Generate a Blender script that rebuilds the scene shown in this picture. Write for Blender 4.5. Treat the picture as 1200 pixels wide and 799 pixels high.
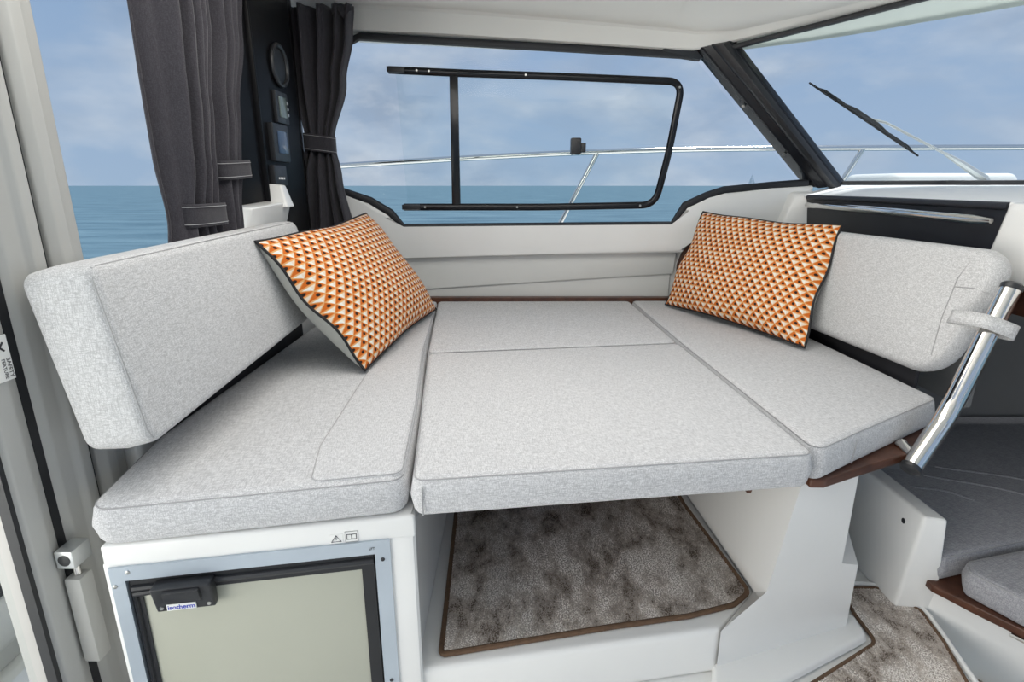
import bpy, bmesh, math, random
import numpy as np
from mathutils import Vector, Matrix, noise as mnoise

random.seed(7)
np.random.seed(7)
for o in list(bpy.data.objects):
    bpy.data.objects.remove(o)
scene = bpy.context.scene
COL = scene.collection
PI = math.pi

# ------------------------------------------------------------------ camera
cam_data = bpy.data.cameras.new('camera')
cam_data.sensor_width = 36.0
cam_data.lens = 36.0 * 647.0 / 1200.0
cam_data.clip_start = 0.02
cam_data.clip_end = 20000
cam = bpy.data.objects.new('camera', cam_data)
COL.objects.link(cam)
cam.location = (0, 0, 1.25)
cam.rotation_euler = (PI / 2 - math.atan(182 / 647.0), 0, 0)
scene.camera = cam

# ------------------------------------------------------------------ exposure
vs = scene.view_settings
vs.view_transform = 'Standard'
vs.look = 'None'
vs.gamma = 1.0
vs.use_curve_mapping = False
vs.exposure = 0.0

# ------------------------------------------------------------------ sky
world = bpy.data.worlds.new('sky')
scene.world = world
world.use_nodes = True
nt = world.node_tree
nt.nodes.clear()


def N(tree, kind, **kw):
    n = tree.nodes.new(kind)
    for k, v in kw.items():
        if k.startswith('i_'):
            n.inputs[k[2:].replace('_', ' ')].default_value = v
        else:
            setattr(n, k, v)
    return n


def ramp(tree, stops):
    r = tree.nodes.new('ShaderNodeValToRGB')
    e = r.color_ramp.elements
    while len(e) < len(stops):
        e.new(0.5)
    for el, (p, c) in zip(e, stops):
        el.position = p
        el.color = (*c, 1) if len(c) == 3 else c
    return r


tc = N(nt, 'ShaderNodeTexCoord')
sep = N(nt, 'ShaderNodeSeparateXYZ')
nt.links.new(tc.outputs['Generated'], sep.inputs[0])
grad = ramp(nt, [(0.0, (.42, .56, .76)), (.10, (.40, .54, .76)), (.30, (.32, .47, .72)), (1.0, (.22, .36, .62))])
nt.links.new(sep.outputs['Z'], grad.inputs[0])
mp = N(nt, 'ShaderNodeMapping')
mp.inputs['Scale'].default_value = (1.0, 1.0, 2.3)
mp.inputs['Location'].default_value = (3.1, .4, .9)
nt.links.new(tc.outputs['Generated'], mp.inputs[0])
cl = N(nt, 'ShaderNodeTexNoise', i_Scale=2.6, i_Detail=9.0, i_Roughness=.56, i_Distortion=.25)
nt.links.new(mp.outputs[0], cl.inputs['Vector'])
clr = ramp(nt, [(.38, (0, 0, 0)), (.66, (.9, .9, .9))])
nt.links.new(cl.outputs[0], clr.inputs[0])
cl2 = N(nt, 'ShaderNodeTexNoise', i_Scale=6.0, i_Detail=6.0, i_Roughness=.55)
nt.links.new(mp.outputs[0], cl2.inputs['Vector'])
clc = ramp(nt, [(.36, (.38, .46, .60)), (.64, (.86, .89, .94))])
nt.links.new(cl2.outputs[0], clc.inputs[0])
mx = N(nt, 'ShaderNodeMix', data_type='RGBA')
nt.links.new(clr.outputs[0], mx.inputs[0])
nt.links.new(grad.outputs[0], mx.inputs[6])
nt.links.new(clc.outputs[0], mx.inputs[7])
bg = N(nt, 'ShaderNodeBackground', i_Strength=.86)
nt.links.new(mx.outputs[2], bg.inputs[0])
wo = N(nt, 'ShaderNodeOutputWorld')
nt.links.new(bg.outputs[0], wo.inputs[0])

# ------------------------------------------------------------------ large lights


def area(name, loc, target, sx, sy, power, color=(1, 1, 1)):
    d = bpy.data.lights.new(name, 'AREA')
    d.shape = 'RECTANGLE'
    d.size, d.size_y = sx, sy
    d.energy = power
    d.color = color
    o = bpy.data.objects.new(name, d)
    COL.objects.link(o)
    o.location = loc
    o.rotation_euler = (Vector(target) - Vector(loc)).to_track_quat('-Z', 'Y').to_euler()
    return o


area('aft_door_fill', (-1.9, -.75, .92), (.40, 1.2, .68), 2.0, 1.3, 48, (1, .94, .86))  # added area lamp, boosts the daylight from the aft door side
area('overhead_fill', (.08, 1.02, 1.83), (.10, 1.15, .3), 1.4, .8, 12.0, (1, .965, .91))  # added fill light under the ceiling, no fitting seen there
sd = bpy.data.lights.new('sun', 'SUN')
sd.energy = 4.2
sd.angle = math.radians(12)
so = bpy.data.objects.new('sun', sd)
COL.objects.link(so)
so.rotation_euler = Vector((-.33, -.05, -1)).to_track_quat('-Z', 'Y').to_euler()

# ------------------------------------------------------------------ materials
M = {}


def mat(name, color, rough=.5, metal=0.0, var=.04, vscale=6.0, bump=0.0, bscale=200.0, spec=.5, coat=0.0, color2=None):
    m = bpy.data.materials.new(name)
    m.use_nodes = True
    t = m.node_tree
    b = t.nodes['Principled BSDF']
    c = N(t, 'ShaderNodeTexCoord')
    n = N(t, 'ShaderNodeTexNoise', i_Scale=vscale, i_Detail=4.0)
    t.links.new(c.outputs['Object'], n.inputs['Vector'])
    if color2 is None:
        lo = tuple(max(0, q * (1 - var)) for q in color)
        hi = tuple(min(1, q * (1 + var)) for q in color)
    else:
        lo, hi = color, color2
    r = ramp(t, [(.3, lo), (.7, hi)])
    t.links.new(n.outputs[0], r.inputs[0])
    t.links.new(r.outputs[0], b.inputs['Base Color'])
    b.inputs['Roughness'].default_value = rough
    b.inputs['Metallic'].default_value = metal
    b.inputs['Specular IOR Level'].default_value = spec
    b.inputs['Coat Weight'].default_value = coat
    b.inputs['Coat Roughness'].default_value = .08
    if bump:
        n2 = N(t, 'ShaderNodeTexNoise', i_Scale=bscale, i_Detail=3.0)
        t.links.new(c.outputs['Object'], n2.inputs['Vector'])
        bp = N(t, 'ShaderNodeBump', i_Strength=bump, i_Distance=.002)
        t.links.new(n2.outputs[0], bp.inputs['Height'])
        t.links.new(bp.outputs[0], b.inputs['Normal'])
    M[name] = m
    return m


mat('gelcoat', (.83, .83, .81), .28, var=.015, coat=.25)
mat('dash_white', (.93, .93, .92), .6, var=.01, spec=.25)
mat('gelcoat_lining', (.66, .665, .64), .42, var=.015)
mat('cabin_lining_shaded', (.25, .25, .245), .7, var=.03)  # fore-cabin lining, colour darkened to carry the shade under the dash
mat('headliner', (.80, .79, .75), .5, var=.01)
mat('powder_white', (.43, .43, .41), .35, var=.02)
mat('alu', (.62, .64, .64), .35, .7, var=.03)
mat('frame_grey', (.46, .52, .58), .30, .25, var=.05, vscale=9)
mat('black_gloss', (.012, .013, .016), .16, var=.2, spec=.3)
mat('black_satin', (.005, .005, .006), .38, var=.2, spec=.10)
mat('black_rubber', (.012, .013, .016), .5, var=.2)
mat('black_plastic', (.020, .021, .024), .38, var=.2, bump=.15, bscale=900)
mat('vinyl', (.013, .014, .019), .45, var=.25, bump=.25, bscale=700)
mat('fridge_door', (.44, .445, .37), .35, var=.03, vscale=3)
mat('chrome', (.78, .76, .73), .10, 1.0, var=.02)
mat('wood', (.050, .018, .010), .38, var=.3, vscale=30, color2=(.11, .042, .022))
mat('binding', (.13, .075, .042), .8, var=.15, vscale=80, bump=.4, bscale=900)
mat('carpet_base', (.50, .44, .39), .95, var=.2, vscale=20)
mat('white_print', (.82, .82, .80), .5, var=.01)
mat('ink', (.03, .03, .035), .6, var=.1)
mat('blue_ink', (.03, .05, .42), .5, var=.1)
mat('screen', (.05, .08, .14), .12, var=.1)
mat('lcd', (.16, .20, .19), .15, var=.15, vscale=60)
mat('gap_shade', (.02, .02, .024), .9, var=.2)  # near-black that stands for shade in the gaps under the backrests
mat('pillow_back', (.62, .63, .58), .9, var=.05, vscale=40, bump=.3, bscale=600)
mat('pillow_piping', (.012, .012, .014), .7, var=.2)
mat('cockpit_white', (.84, .84, .80), .4, var=.02)
mat('roof_white', (.80, .82, .78), .5, var=.05, vscale=14, bump=.3, bscale=25)
mat('hatch', (.74, .75, .72), .5, var=.03)
mat('sail', (.85, .85, .85), .7, var=.02)
mat('seam_thread', (.36, .36, .365), .9, var=.1)
mat('steel_screw', (.55, .55, .53), .3, .9, var=.05)


def fabric(name, base, dark, rot=.10, strength=1.0, k=1.0):
    m = bpy.data.materials.new(name)
    m.use_nodes = True
    t = m.node_tree
    b = t.nodes['Principled BSDF']
    c = N(t, 'ShaderNodeTexCoord')
    r0 = N(t, 'ShaderNodeMapping')
    r0.inputs['Rotation'].default_value = (0, 0, -rot)
    t.links.new(c.outputs['Object'], r0.inputs[0])
    prev = None
    for sc in ((55, 520, 520), (520, 55, 520), (520, 520, 55)):
        mp = N(t, 'ShaderNodeMapping')
        mp.inputs['Scale'].default_value = tuple(q * k for q in sc)
        t.links.new(r0.outputs[0], mp.inputs[0])
        n = N(t, 'ShaderNodeTexNoise', i_Scale=1.0, i_Detail=2.0, i_Roughness=.6)
        t.links.new(mp.outputs[0], n.inputs['Vector'])
        r = ramp(t, [(.30, (0, 0, 0)), (.56, (1, 1, 1))])
        t.links.new(n.outputs[0], r.inputs[0])
        if prev is None:
            prev = r.outputs[0]
        else:
            mu = N(t, 'ShaderNodeMath', operation='MULTIPLY')
            t.links.new(prev, mu.inputs[0])
            t.links.new(r.outputs[0], mu.inputs[1])
            prev = mu.outputs[0]
    cr = ramp(t, [(0.0, dark), (.8, base)])
    t.links.new(prev, cr.inputs[0])
    t.links.new(cr.outputs[0], b.inputs['Base Color'])
    b.inputs['Roughness'].default_value = .92
    b.inputs['Specular IOR Level'].default_value = .15
    b.inputs['Sheen Weight'].default_value = .15
    b.inputs['Sheen Roughness'].default_value = .5
    b1 = N(t, 'ShaderNodeBump', i_Strength=.22 * strength, i_Distance=.0012)
    t.links.new(prev, b1.inputs['Height'])
    big = N(t, 'ShaderNodeTexNoise', i_Scale=7.0, i_Detail=2.0)
    t.links.new(c.outputs['Object'], big.inputs['Vector'])
    b2 = N(t, 'ShaderNodeBump', i_Strength=.22, i_Distance=.02)
    t.links.new(big.outputs[0], b2.inputs['Height'])
    t.links.new(b1.outputs[0], b2.inputs['Normal'])
    t.links.new(b2.outputs[0], b.inputs['Normal'])
    M[name] = m
    return m


fabric('fabric', (.70, .70, .705), (.41, .41, .42), .14, 1.0, 1.5)
fabric('fabric_back', (.70, .70, .70), (.42, .42, .422), .0, 1.0, 1.5)
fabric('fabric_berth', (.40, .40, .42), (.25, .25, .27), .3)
fabric('curtain_cloth', (.058, .055, .064), (.034, .032, .038), 0, .6, 1.6)
fabric('curtain_band', (.052, .050, .057), (.032, .030, .036), 0, .6, 1.6)
fabric('curtain_lining', (.15, .13, .20), (.10, .085, .14), 0, .6, 1.6)


def carpet_mat():
    m = bpy.data.materials.new('carpet_pile')
    m.use_nodes = True
    t = m.node_tree
    b = t.nodes['Principled BSDF']
    c = N(t, 'ShaderNodeTexCoord')
    n = N(t, 'ShaderNodeTexNoise', i_Scale=11.0, i_Detail=7.0, i_Roughness=.72)
    mp = N(t, 'ShaderNodeMapping')
    mp.inputs['Scale'].default_value = (1.4, .8, 1)
    t.links.new(c.outputs['Object'], mp.inputs[0])
    t.links.new(mp.outputs[0], n.inputs['Vector'])
    r = ramp(t, [(.40, (.20, .16, .13)), (.47, (.62, .55, .49)), (.56, (.97, .92, .87))])
    t.links.new(n.outputs[0], r.inputs[0])
    n2 = N(t, 'ShaderNodeTexNoise', i_Scale=330.0, i_Detail=2.0)
    t.links.new(c.outputs['Object'], n2.inputs['Vector'])
    r2 = ramp(t, [(.30, (.62, .60, .58)), (.60, (1.06, 1.06, 1.06))])
    t.links.new(n2.outputs[0], r2.inputs[0])
    mx = N(t, 'ShaderNodeMix', data_type='RGBA', blend_type='MULTIPLY')
    mx.inputs[0].default_value = 1.0
    t.links.new(r.outputs[0], mx.inputs[6])
    t.links.new(r2.outputs[0], mx.inputs[7])
    t.links.new(mx.outputs[2], b.inputs['Base Color'])
    b.inputs['Roughness'].default_value = .9
    b.inputs['Specular IOR Level'].default_value = .1
    M['carpet_pile'] = m


carpet_mat()


def glass_mat(name, tint=(1, 1, 1), refl=.04):
    m = bpy.data.materials.new(name)
    m.use_nodes = True
    t = m.node_tree
    t.nodes.clear()
    tr = N(t, 'ShaderNodeBsdfTransparent')
    tr.inputs[0].default_value = (*tint, 1)
    gl = N(t, 'ShaderNodeBsdfGlossy')
    gl.inputs['Roughness'].default_value = .02
    lw = N(t, 'ShaderNodeLayerWeight')
    lw.inputs[0].default_value = .5
    fr = N(t, 'ShaderNodeMath', operation='POWER')
    fr.inputs[1].default_value = 6.0
    t.links.new(lw.outputs['Facing'], fr.inputs[0])
    ns = N(t, 'ShaderNodeTexNoise', i_Scale=3.0)
    mu = N(t, 'ShaderNodeMath', operation='MULTIPLY_ADD')
    mu.inputs[1].default_value = .006
    t.links.new(ns.outputs[0], mu.inputs[0])
    t.links.new(fr.outputs[0], mu.inputs[2])
    mx = N(t, 'ShaderNodeMixShader')
    t.links.new(mu.outputs[0], mx.inputs[0])
    t.links.new(tr.outputs[0], mx.inputs[1])
    t.links.new(gl.outputs[0], mx.inputs[2])
    o = N(t, 'ShaderNodeOutputMaterial')
    t.links.new(mx.outputs[0], o.inputs[0])
    M[name] = m


glass_mat('glass', (.97, .985, .985))


def pillow_mat(name, orange, cream, peach, nx, ny):
    """rows of small triangles: orange with a dark heart pointing one way, cream with a peach band the other way"""
    m = bpy.data.materials.new(name)
    m.use_nodes = True
    t = m.node_tree
    b = t.nodes['Principled BSDF']

    def val(x):
        n = N(t, 'ShaderNodeValue')
        n.outputs[0].default_value = x
        return n.outputs[0]

    def op(kind, a, bb=None):
        n = N(t, 'ShaderNodeMath', operation=kind)
        for i, q in enumerate((a, bb)):
            if q is None:
                continue
            if isinstance(q, (int, float)):
                n.inputs[i].default_value = q
            else:
                t.links.new(q, n.inputs[i])
        return n.outputs[0]
    uv = N(t, 'ShaderNodeUVMap')
    s = N(t, 'ShaderNodeSeparateXYZ')
    t.links.new(uv.outputs[0], s.inputs[0])
    V = op('MULTIPLY', s.outputs[1], float(ny))
    row = op('FLOOR', V)
    fy = op('FRACT', V)
    U = op('ADD', op('MULTIPLY', s.outputs[0], float(nx)), op('MULTIPLY', row, .5))
    fx = op('FRACT', U)
    dx = op('ABSOLUTE', op('SUBTRACT', fx, .5))
    up = op('LESS_THAN', dx, op('MULTIPLY', op('SUBTRACT', 1.0, fy), .5))      # triangle with its base below
    # dark heart of the orange triangle
    ddx = op('SUBTRACT', fx, .56)
    ddy = op('MULTIPLY', op('SUBTRACT', fy, .30), .62)
    rr = op('SQRT', op('ADD', op('MULTIPLY', ddx, ddx), op('MULTIPLY', ddy, ddy)))
    heart = op('LESS_THAN', rr, .145)
    # peach band on cream triangle
    band = op('GREATER_THAN', fy, .80)
    fx2 = op('GREATER_THAN', op('FRACT', op('ADD', fx, .5)), .52)
    band = op('MAXIMUM', band, op('MULTIPLY', fx2, .32))
    # thin orange line between rows
    edge = op('LESS_THAN', op('ABSOLUTE', op('SUBTRACT', dx, op('MULTIPLY', op('SUBTRACT', 1.0, fy), .5))), .035)

    def mix(f, a, bb):
        n = N(t, 'ShaderNodeMix', data_type='RGBA')
        t.links.new(f, n.inputs[0])
        for i, q in ((6, a), (7, bb)):
            if isinstance(q, tuple):
                n.inputs[i].default_value = (*q, 1)
            else:
                t.links.new(q, n.inputs[i])
        return n.outputs[2]
    c1 = mix(band, cream, peach)
    c2 = mix(heart, orange, (.025, .018, .015))
    c3 = mix(up, c1, c2)
    c4 = mix(edge, c3, tuple(q * .95 for q in peach))
    t.links.new(c4, b.inputs['Base Color'])
    b.inputs['Roughness'].default_value = .85
    b.inputs['Specular IOR Level'].default_value = .2
    cc = N(t, 'ShaderNodeTexCoord')
    n2 = N(t, 'ShaderNodeTexNoise', i_Scale=14.0, i_Detail=3.0)
    t.links.new(cc.outputs['Object'], n2.inputs['Vector'])
    bp = N(t, 'ShaderNodeBump', i_Strength=.35, i_Distance=.02)
    t.links.new(n2.outputs[0], bp.inputs['Height'])
    t.links.new(bp.outputs[0], b.inputs['Normal'])
    M[name] = m


pillow_mat('triangle_print', (.58, .135, .018), (.78, .76, .70), (.70, .38, .15), 20, 22)


def sea_mat():
    m = bpy.data.materials.new('sea_water')
    m.use_nodes = True
    t = m.node_tree
    b = t.nodes['Principled BSDF']
    c = N(t, 'ShaderNodeTexCoord')
    mp = N(t, 'ShaderNodeMapping')
    mp.inputs['Scale'].default_value = (.35, 1.0, 1.0)
    t.links.new(c.outputs['Object'], mp.inputs[0])
    n = N(t, 'ShaderNodeTexNoise', i_Scale=.5, i_Detail=8.0, i_Roughness=.62)
    t.links.new(mp.outputs[0], n.inputs['Vector'])
    r = ramp(t, [(.35, (.06, .125, .17)), (.65, (.135, .225, .275))])
    t.links.new(n.outputs[0], r.inputs[0])
    t.links.new(r.outputs[0], b.inputs['Base Color'])
    b.inputs['Roughness'].default_value = .45
    b.inputs['Specular IOR Level'].default_value = .12
    bp = N(t, 'ShaderNodeBump', i_Strength=.8, i_Distance=.35)
    t.links.new(n.outputs[0], bp.inputs['Height'])
    t.links.new(bp.outputs[0], b.inputs['Normal'])
    M['sea_water'] = m


sea_mat()

# ------------------------------------------------------------------ builders
WL = {}      # world location of every object (nothing is rotated or scaled)


def tag(o, label=None, cat=None, group=None, kind=None):
    if label:
        o['label'] = label
    if cat:
        o['category'] = cat
    if group:
        o['group'] = group
    if kind:
        o['kind'] = kind
    return o


def empty(name, loc, label=None, cat=None, group=None, kind=None):
    o = bpy.data.objects.new(name, None)
    COL.objects.link(o)
    o.empty_display_size = .05
    o.location = loc
    WL[o] = Vector(loc)
    return tag(o, label, cat, group, kind)


def finish(name, me, material, parent, smooth=35):
    """mesh with world coordinates -> object with its origin at its base (or in its parent's frame)"""
    n = len(me.vertices)
    co = np.empty(n * 3)
    me.vertices.foreach_get('co', co)
    co = co.reshape(-1, 3)
    if parent is None:
        mn, mxx = co.min(0), co.max(0)
        loc = Vector(((mn[0] + mxx[0]) / 2, (mn[1] + mxx[1]) / 2, mn[2]))
    else:
        loc = WL[parent].copy()
    co -= np.array(loc)
    me.vertices.foreach_set('co', co.ravel())
    me.materials.append(M[material] if isinstance(material, str) else material)
    if smooth:
        me.polygons.foreach_set('use_smooth', [True] * len(me.polygons))
        me.set_sharp_from_angle(angle=math.radians(smooth))
    me.update()
    o = bpy.data.objects.new(name, me)
    COL.objects.link(o)
    if parent is None:
        o.location = loc
    else:
        o.parent = parent
    WL[o] = loc
    return o


def from_bm(name, bm, material, parent=None, smooth=35):
    bmesh.ops.recalc_face_normals(bm, faces=bm.faces)
    me = bpy.data.meshes.new(name)
    bm.to_mesh(me)
    bm.free()
    return finish(name, me, material, parent, smooth)


def from_data(name, verts, faces, material, parent=None, smooth=35, recalc=True):
    bm = bmesh.new()
    vs_ = [bm.verts.new(v) for v in verts]
    for f in faces:
        try:
            bm.faces.new([vs_[i] for i in f])
        except ValueError:
            pass
    return from_bm(name, bm, material, parent, smooth)


def add_prism(bm, bottom, top, bevel=0.0, segs=2):
    n = len(bottom)
    a = [bm.verts.new(p) for p in bottom]
    b = [bm.verts.new(p) for p in top]
    fs = [bm.faces.new(a[::-1]), bm.faces.new(b)]
    for i in range(n):
        j = (i + 1) % n
        fs.append(bm.faces.new([a[i], a[j], b[j], b[i]]))
    if bevel:
        ed = set()
        for f in fs:
            ed.update(f.edges)
        bmesh.ops.bevel(bm, geom=list(ed), offset=bevel, segments=segs, profile=.6, affect='EDGES', clamp_overlap=True)
    return bm


def prism(name, bottom, top, material, parent=None, bevel=0.0, segs=2, smooth=35):
    return from_bm(name, add_prism(bmesh.new(), bottom, top, bevel, segs), material, parent, smooth)


def vprism(name, poly, z0, z1, material, parent=None, bevel=0.0, segs=2):
    """plan polygon raised from z0 to z1"""
    return prism(name, [(x, y, z0) for x, y in poly], [(x, y, z1) for x, y in poly], material, parent, bevel, segs)


def yprism(name, poly, y0, y1, material, parent=None, bevel=0.0, segs=2):
    """elevation polygon (x, z) between two y planes"""
    return prism(name, [(x, y0, z) for x, z in poly], [(x, y1, z) for x, z in poly], material, parent, bevel, segs)


def box(name, lo, hi, material, parent=None, bevel=0.0, segs=2):
    (x0, y0, z0), (x1, y1, z1) = lo, hi
    return vprism(name, [(x0, y0), (x1, y0), (x1, y1), (x0, y1)], z0, z1, material, parent, bevel, segs)


def frames(pts, closed=False):
    pts = [Vector(p) for p in pts]
    n = len(pts)
    T = []
    for i in range(n):
        if closed:
            d = pts[(i + 1) % n] - pts[i - 1]
        else:
            d = pts[min(i + 1, n - 1)] - pts[max(i - 1, 0)]
        T.append(d.normalized())
    up = Vector((0, 0, 1)) if abs(T[0].z) < .9 else Vector((1, 0, 0))
    nrm = (up - T[0] * up.dot(T[0])).normalized()
    out = []
    for i in range(n):
        nrm = (nrm - T[i] * nrm.dot(T[i])).normalized()
        out.append((pts[i], nrm.copy(), T[i].cross(nrm).normalized()))
    return out


def add_tube(bm, pts, r, n=10, closed=False, ry=None, caps=True):
    fr = frames(pts, closed)
    rings = []
    for k, (p, a, b) in enumerate(fr):
        rk = r[k] if isinstance(r, (list, tuple)) else r
        r2 = rk if ry is None else ry
        rings.append([bm.verts.new(p + a * (r2 * math.cos(2 * PI * i / n)) + b * (rk * math.sin(2 * PI * i / n))) for i in range(n)])
    m = len(rings)
    for k in range(m if closed else m - 1):
        A, B = rings[k], rings[(k + 1) % m]
        for i in range(n):
            j = (i + 1) % n
            bm.faces.new([A[i], A[j], B[j], B[i]])
    if not closed and caps:
        bm.faces.new(rings[0][::-1])
        bm.faces.new(rings[-1])
    return bm


def tube(name, pts, r, material, parent=None, n=10, closed=False, ry=None):
    return from_bm(name, add_tube(bmesh.new(), pts, r, n, closed, ry), material, parent, 40)


def smooth_path(pts, k=6):
    """Catmull-Rom through the points"""
    P = [Vector(p) for p in pts]
    P = [P[0] * 2 - P[1]] + P + [P[-1] * 2 - P[-2]]
    out = []
    for i in range(1, len(P) - 2):
        for s in range(k):
            t = s / k
            a, b, c, d = P[i - 1], P[i], P[i + 1], P[i + 2]
            out.append(.5 * ((2 * b) + (c - a) * t + (2 * a - 5 * b + 4 * c - d) * t * t + (3 * b - a - 3 * c + d) * t ** 3))
    out.append(P[-2])
    return out


def corner_path(pts, rad, k=6):
    """polyline with its inner corners rounded"""
    P = [Vector(p) for p in pts]
    out = [P[0]]
    for i in range(1, len(P) - 1):
        a = (P[i - 1] - P[i])
        b = (P[i + 1] - P[i])
        r = min(rad, a.length * .45, b.length * .45)
        s, e = P[i] + a.normalized() * r, P[i] + b.normalized() * r
        for q in range(k + 1):
            t = q / k
            out.append((1 - t) ** 2 * s + 2 * t * (1 - t) * P[i] + t * t * e)
    out.append(P[-1])
    return out


def disc(name, center, normal, r, depth, material, parent, n=16):
    c, nn = Vector(center), Vector(normal).normalized()
    return tube(name, [c, c + nn * depth * .7, c + nn * depth], [r, r, r * .8], material, parent, n)


def round_poly(poly, rc, k=5):
    """rounded outline: list of (corner centre, outward normal, radius)"""
    n = len(poly)
    P = [Vector((p[0], p[1])) for p in poly]
    if sum(P[i].x * P[(i + 1) % n].y - P[(i + 1) % n].x * P[i].y for i in range(n)) < 0:
        P = P[::-1]
        if isinstance(rc, (list, tuple)):
            rc = list(rc)[::-1]
    out = []
    for i in range(n):
        r = rc[i] if isinstance(rc, (list, tuple)) else rc
        p, a, b = P[i], P[i - 1], P[(i + 1) % n]
        d1, d2 = (p - a).normalized(), (b - p).normalized()
        n1, n2 = Vector((d1.y, -d1.x)), Vector((d2.y, -d2.x))
        bis = (n1 + n2).normalized()
        cosn = bis.dot(n1)
        if d1.x * d2.y - d1.y * d2.x < 0:      # hollow corner
            r = -r
        c = p - bis * (r / max(cosn, .2))
        a1, a2 = math.atan2(n1.y, n1.x), math.atan2(n2.y, n2.x)
        while a2 < a1 - PI:
            a2 += 2 * PI
        while a2 > a1 + PI:
            a2 -= 2 * PI
        for q in range(k + 1):
            an = a1 + (a2 - a1) * q / k
            out.append((c, Vector((math.cos(an), math.sin(an))), r))
    return out


def slab(name, poly, h, r, fn, rc, material, parent=None, seam=None, k=5, sag=0.0, name_seam='piping', both=False):
    """soft cushion: rounded outline, rounded edges; fn maps (u, v, w) to the world"""
    R = round_poly(poly, rc, k)
    prof = []
    for q in range(5):
        an = PI / 2 * q / 4
        prof.append((r * (1 - math.sin(an)), r * (1 - math.cos(an))))
    prof2 = []
    for q in range(5):
        an = PI / 2 * q / 4
        prof2.append((r * (1 - math.cos(an)), h - r * (1 - math.sin(an))))
    bulge = min(.004, h * .06)
    rings = prof + [(-bulge, h / 2)] + prof2
    bm = bmesh.new()
    L = []
    for d, w in rings:
        L.append([bm.verts.new(fn(*(c + nn * (rr - d)), w)) for c, nn, rr in R])
    m = len(R)
    for A, B in zip(L, L[1:]):
        for i in range(m):
            j = (i + 1) % m
            bm.faces.new([A[i], A[j], B[j], B[i]])
    bm.faces.new(L[0][::-1])
    bm.faces.new(L[-1])
    o = from_bm(name, bm, material, parent, 50)
    if seam:
        d = r * .30
        for w in ((h - d, d) if both else (h - d,)):
            pts = [fn(*(c + nn * (rr - d + .0006)), w) for c, nn, rr in R]
            s = tube(name_seam, pts, seam, 'seam_thread', o, 6, True)
    return o


def up_fn(z0):
    return lambda u, v, w: (u, v, z0 + w)


def plane_fn(o, ex, ey, ez):
    o, ex, ey, ez = (Vector(q) for q in (o, ex, ey, ez))
    return lambda u, v, w: o + ex * u + ey * v + ez * w


def text_mesh(name, body, size, fn, material, parent, bold=0.0, align='CENTER'):
    cu = bpy.data.curves.new(name, 'FONT')
    cu.body = body
    cu.size = size
    cu.align_x = align
    cu.align_y = 'CENTER'
    cu.offset = bold
    cu.extrude = size * .01
    cu.resolution_u = 3
    ob = bpy.data.objects.new(name + '_curve', cu)
    COL.objects.link(ob)
    dg = bpy.context.evaluated_depsgraph_get()
    dg.update()
    me = bpy.data.meshes.new_from_object(ob.evaluated_get(dg))
    bpy.data.objects.remove(ob)
    for v in me.vertices:
        v.co = Vector(fn(v.co.x, v.co.y, v.co.z))
    me.materials.clear()
    return finish(name, me, material, parent, 0)


# ================================================================== SETTING
# ---- the sea and the deck outside
sea = from_data('sea', [(-9000, -9000, -.9), (9000, -9000, -.9), (9000, 9000, -.9), (-9000, 9000, -.9)], [(0, 1, 2, 3)], 'sea_water', None, 0)
tag(sea, 'calm blue-green sea stretching to the level horizon', 'sea', kind='structure')

# ---- cabin floor, platform and the moulded liner
floor = vprism('floor', [(-1.0, -1.4), (.91, -1.4), (.905, .87), (.97, 1.10), (.905, 1.55), (-1.0, 2.2)], .24, .298, 'gelcoat', None, .004)
tag(floor, kind='structure')
floor2 = vprism('floor', [(.91, -1.0), (2.4, -1.0), (2.4, 2.0), (.91, 2.0)], .12, .19, 'gelcoat', None)
tag(floor2, kind='structure')

tag(box('wall_port', (-.60, -1.40, .24), (2.4, -1.34, 1.06), 'gelcoat_lining', None, .01), kind='structure')
tag(box('trim_5', (-.60, -1.41, 1.06), (2.4, -1.33, 1.10), 'black_plastic', None, .01), kind='structure')

# ---- ceiling: lofted along the cabin top from the aft corner, over the side window, along the windscreen header
P = [(-.86, 2.23, 1.80, .075), (-.20, 2.23, 1.772, .072), (.56, 2.23, 1.728, .058), (.66, 2.215, 1.722, .050), (.79, 2.155, 1.738, .022),
     (1.0, 2.02, 1.765, .014), (1.226, 1.85, 1.792, .012), (1.60, 1.57, 1.83, .012), (2.05, 1.22, 1.87, .012)]
cv, cf = [], []
for i, (x, y, z, lip) in enumerate(P):
    a = Vector(P[max(i - 1, 0)][:2])
    b = Vector(P[min(i + 1, len(P) - 1)][:2])
    d = (b - a).normalized()
    nn = Vector((d.y, -d.x))                 # inward, towards the cabin
    if i in (0, 1):
        nn = Vector((0, -1))
    q = Vector((x, y))
    row = [(q - nn * .06, z + .012), (q, z), (q + nn * .012, z + .004), (q + nn * .022, z + lip * .96), (q + nn * .030, z + lip + .006), (q + nn * .11, z + lip + .016),
           (q + nn * .125, z + lip + .024), (q + nn * .32, z + lip + .045)]
    for p2, zz in row:
        cv.append((p2.x, p2.y, zz))
    cv.append((q.x * .8 + .1, .9, z + lip + .065))
    cv.append((q.x * .8 + .1, -1.3, z + lip + .065))
K = 10
for i in range(len(P) - 1):
    for k in range(K - 1):
        cf.append((i * K + k, (i + 1) * K + k, (i + 1) * K + k + 1, i * K + k + 1))
ceil = from_data('ceiling', cv, cf, 'headliner', None, 28)
md = ceil.modifiers.new('thickness', 'SOLIDIFY')
md.thickness = .02
md.offset = 1.0
tag(ceil, kind='structure')

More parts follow.
